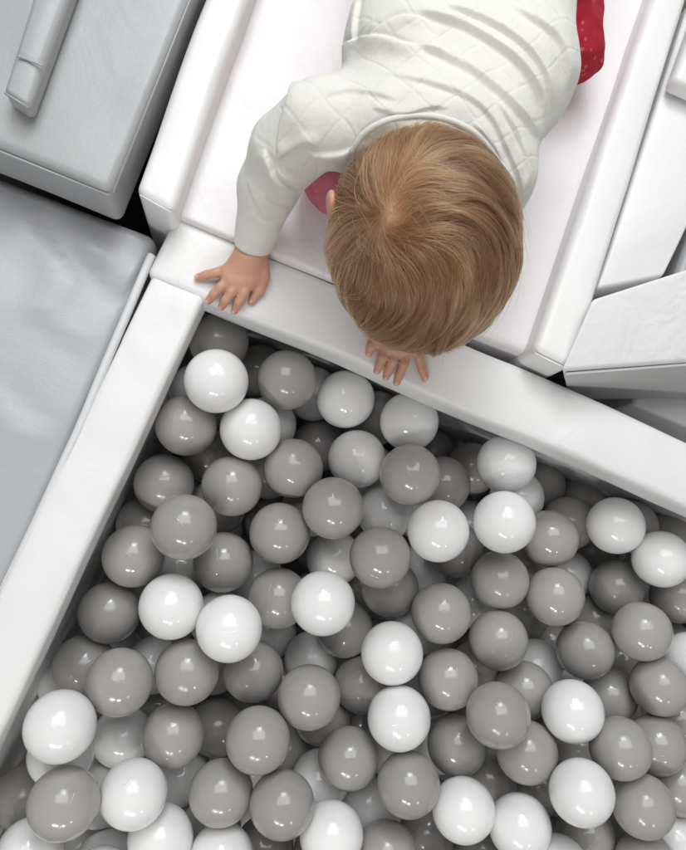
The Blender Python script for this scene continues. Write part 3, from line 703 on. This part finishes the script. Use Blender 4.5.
# ------------------------------------------------------------------ hair
def make_hair(n_str=42000, seg=12):
    wd = nrmz(HB @ (snap_head(392, 214) - HC) / HR)                 # whorl, on the unit sphere of the skull
    R = HR + .002
    # roots
    u = rng.normal(size=(n_str * 4, 3)); u /= np.linalg.norm(u, axis=1, keepdims=True)
    hairline = np.where(u[:, 1] < -.2, -.30 + .22 * np.clip(-u[:, 1] - .2, 0, 1), np.where(u[:, 1] > .3, -.62, -.30))
    u = u[u[:, 2] > hairline][:n_str]; n = len(u)
    ncl = 1500; cu = u[rng.integers(0, n, ncl)]
    cid = np.concatenate([np.argmax(q @ cu.T, 1) for q in np.array_split(u, 12)])
    cang = rng.normal(0, .10, ncl); clen = rng.uniform(.8, 1.2, ncl); ccol = rng.normal(0, 1, ncl); clift = rng.uniform(0, 1, ncl)
    def flow(p, ang):
        ct = np.clip(p @ wd, -1, 1); th = np.arccos(ct)
        rad = p * ct[:, None] - wd; rad /= np.linalg.norm(rad, axis=1, keepdims=True) + 1e-6
        sw = -np.cross(wd, p); sw /= np.linalg.norm(sw, axis=1, keepdims=True) + 1e-6
        right = sst(-.15, .45, p[:, 0])[:, None]; front = sst(-.1, -.75, p[:, 1])[:, None]
        below = sst(.12, -.12, p[:, 1] - wd[1])[:, None]; lft = sst(.0, -.35, p[:, 0] - wd[0])[:, None]
        near = np.exp(-(th / .60) ** 2)[:, None]
        k = near * (.55 * (1 - below) - 1.35 * below * (1 - lft)) + (.12 + .75 * right + 1.7 * front * (1 - .7 * lft)) * sst(.45, 1.0, th)[:, None]
        d = rad + sw * k
        top = sst(-.1, .55, p[:, 2])[:, None]
        d = d + np.array([.0, -1.0, -.15]) * (.75 * (1 - right) * sst(.15, .7, th)[:, None] * sst(.75, .1, p[:, 1])[:, None])
        d = d + np.array([0, 0, -1.0]) * .40 * (1 - top)
        nx = np.array([p[:, 0] * 2.3 + 5, p[:, 1] * 2.3, p[:, 2] * 2.3]).T
        d = d - p * (d * p).sum(1, keepdims=True); d /= np.linalg.norm(d, axis=1, keepdims=True) + 1e-6
        c, s_ = np.cos(ang)[:, None], np.sin(ang)[:, None]
        return d * c + np.cross(p, d) * s_
    length = (.074 + .022 * rng.random(n)) * clen[cid]
    th0 = np.arccos(np.clip(u @ wd, -1, 1)); nape = sst(.2, .8, u[:, 1]) * sst(.1, -.4, u[:, 2])
    length *= (1 - .55 * nape)
    def trace(u0, ang, Ln):
        p = u0.copy(); out = [p.copy()]
        for k in range(seg):
            d = flow(p, ang); p = p + d * (Ln / seg / .073)[:, None]; p /= np.linalg.norm(p, axis=1, keepdims=True); out.append(p.copy())
        return np.stack(out, 1)
    path = trace(u, cang[cid] + rng.normal(0, .035, n) + rng.normal(0, .28, n) * np.exp(-(th0 / .16) ** 2), length)
    gpath = trace(cu, cang, .084 * clen)
    nbig = 240; bu = u[rng.integers(0, n, nbig)]; bang = rng.normal(0, .27, nbig); bid = np.argmax(u @ bu.T, 1)
    bpath = trace(bu, bang, np.full(nbig, .086)); bcol = rng.normal(0, 1, nbig); blift = rng.uniform(0, 1, nbig)
    s = np.linspace(0, 1, seg + 1)
    w = (.60 * sst(.05, .9, s))[None, :, None]; wb_ = (.34 * sst(.15, 1, s))[None, :, None]
    path = path * (1 - w - wb_) + gpath[cid] * w + bpath[bid] * wb_; path /= np.linalg.norm(path, axis=2, keepdims=True)
    layer = rng.random(n)
    lift = .0012 + (.002 + .0042 * layer + .0034 * clift[cid] + .0045 * blift[bid])[:, None] * (sst(0, .55, s))[None, :] - .0015 * (s ** 3)[None, :] * layer[:, None]
    lift += .0010 * np.sin(s[None, :] * 6 + rng.uniform(0, 6, n)[:, None]) * s[None, :]
    fr_ = sst(-.15, -.8, u[:, 1]); lift += (.007 * blift[bid] * fr_)[:, None] * (s ** 2)[None, :]
    loc = path * R + path * lift[:, :, None]
    # tips past the hairline hang free
    Wp = HC + loc @ HB
    fly = (rng.random(n) < .02)[:, None, None] * (rng.normal(size=(n, 1, 3)) * .006) * (s ** 2)[None, :, None]
    Wp = Wp + fly
    rad = (.00019 * (1 - .75 * s ** 2))[None, :] * rng.uniform(.7, 1.15, n)[:, None]
    tang = np.gradient(Wp, axis=1); tang /= np.linalg.norm(tang, axis=2, keepdims=True) + 1e-9
    nrm = (path / R) @ HB; nrm /= np.linalg.norm(nrm, axis=2, keepdims=True)
    bi = np.cross(tang, nrm); bi /= np.linalg.norm(bi, axis=2, keepdims=True) + 1e-9
    tone = np.clip(.5 + .16 * ccol[cid] + .19 * bcol[bid] * 1.0 + .12 * rng.normal(size=n), 0, 1)
    return Wp, rad, tone, wd
def snap_head(px, py):
    d = ray(px, py); d = d / np.linalg.norm(d); a = (HB @ (EYE - HC)) / HR; b = (HB @ d) / HR
    A, Bq, Cq = b @ b, a @ b, a @ a - 1; disc = Bq * Bq - A * Cq
    return EYE + d * ((-Bq - math.sqrt(max(disc, 0))) / A)
SWIRL = .55
HP, HRAD, TONE, WD = make_hair()
# under-layer: hair close to the scalp
bm = bmesh.new(); bmesh.ops.create_icosphere(bm, subdivisions=6, radius=1)
bm.verts.ensure_lookup_table(); uu = np.array([v.co[:] for v in bm.verts]); ff = np.array([[v.index for v in f.verts] for f in bm.faces]); bm.free()
hl = np.where(uu[:, 1] < -.2, -.26 + .22 * np.clip(-uu[:, 1] - .2, 0, 1), np.where(uu[:, 1] > .3, -.58, -.26))
okv = uu[:, 2] > hl; ff = ff[okv[ff].all(1)]
use = np.unique(ff); rem = np.full(len(uu), -1); rem[use] = np.arange(len(use)); ff = rem[ff]; uu = uu[use]
thw = np.arccos(np.clip(uu @ WD, -1, 1))
CV = HC + (uu * (HR + .0012 + .0016 * sst(.05, .5, thw)[:, None])) @ HB
ff4 = np.column_stack([ff, ff[:, 2]])
t = NT('light_brown_hair'); at = t.n('ShaderNodeAttribute'); at.attribute_name = 'tone'; at2 = t.n('ShaderNodeAttribute'); at2.attribute_name = 'along'
rp = t.n('ShaderNodeValToRGB'); t.l(at.outputs['Fac'], rp.inputs[0])
cr_ = rp.color_ramp; cr_.elements[0].position = .08; cr_.elements[0].color = (.13, .057, .024, 1); cr_.elements[1].position = .95; cr_.elements[1].color = (.76, .52, .29, 1)
e = cr_.elements.new(.5); e.color = (.46, .262, .128, 1)
scalp = t.n('ShaderNodeAttribute'); scalp.attribute_name = 'scalp'
t.l(t.mix(scalp.outputs['Fac'], rp.outputs[0], (.50, .31, .22)), t.b.inputs['Base Color'])
t.set(Roughness=.5, Specular_IOR_Level=.4)
M_HAIR = t.m
hair = big_mesh('hair', CV - PC, ff, M_HAIR); hair.parent = person
for nm, vals in (('tone', np.full(len(CV), .25)), ('scalp', .8 * (1 - sst(.03, .26, thw)))):
    a = hair.data.attributes.new(nm, 'FLOAT', 'POINT'); a.data.foreach_set('value', vals.astype(np.float32))
t = NT('hair_strand'); hb_ = t.n('ShaderNodeBsdfHairPrincipled'); hb_.parametrization = 'COLOR'
at = t.n('ShaderNodeAttribute'); at.attribute_name = 'tone'; rp = t.n('ShaderNodeValToRGB'); t.l(at.outputs['Fac'], rp.inputs[0])
c_ = rp.color_ramp; c_.elements[0].position = .05; c_.elements[0].color = (.070, .028, .010, 1); c_.elements[1].position = .95; c_.elements[1].color = (.38, .215, .106, 1)
e = c_.elements.new(.5); e.color = (.168, .078, .034, 1)
t.l(rp.outputs[0], hb_.inputs['Color']); hb_.inputs['Roughness'].default_value = .30; hb_.inputs['Radial Roughness'].default_value = .45; hb_.inputs['Random Roughness'].default_value = .2
t.l(hb_.outputs[0], t.t.nodes['Material Output'].inputs['Surface'])
hc = bpy.data.hair_curves.new('strands'); n_, k_ = HP.shape[:2]
hc.add_curves([k_] * n_); hc.position_data.foreach_set('vector', (HP - PC).astype(np.float32).ravel())
ra = hc.attributes.get('radius') or hc.attributes.new('radius', 'FLOAT', 'POINT'); ra.data.foreach_set('value', HRAD.astype(np.float32).ravel())
ta = hc.attributes.new('tone', 'FLOAT', 'CURVE'); ta.data.foreach_set('value', TONE.astype(np.float32))
hc.materials.append(t.m); ho = bpy.data.objects.new('strands', hc); COL.objects.link(ho); ho.parent = hair
print('faces', sum(len(o.data.polygons) for o in SC.objects if o.type == 'MESH'))
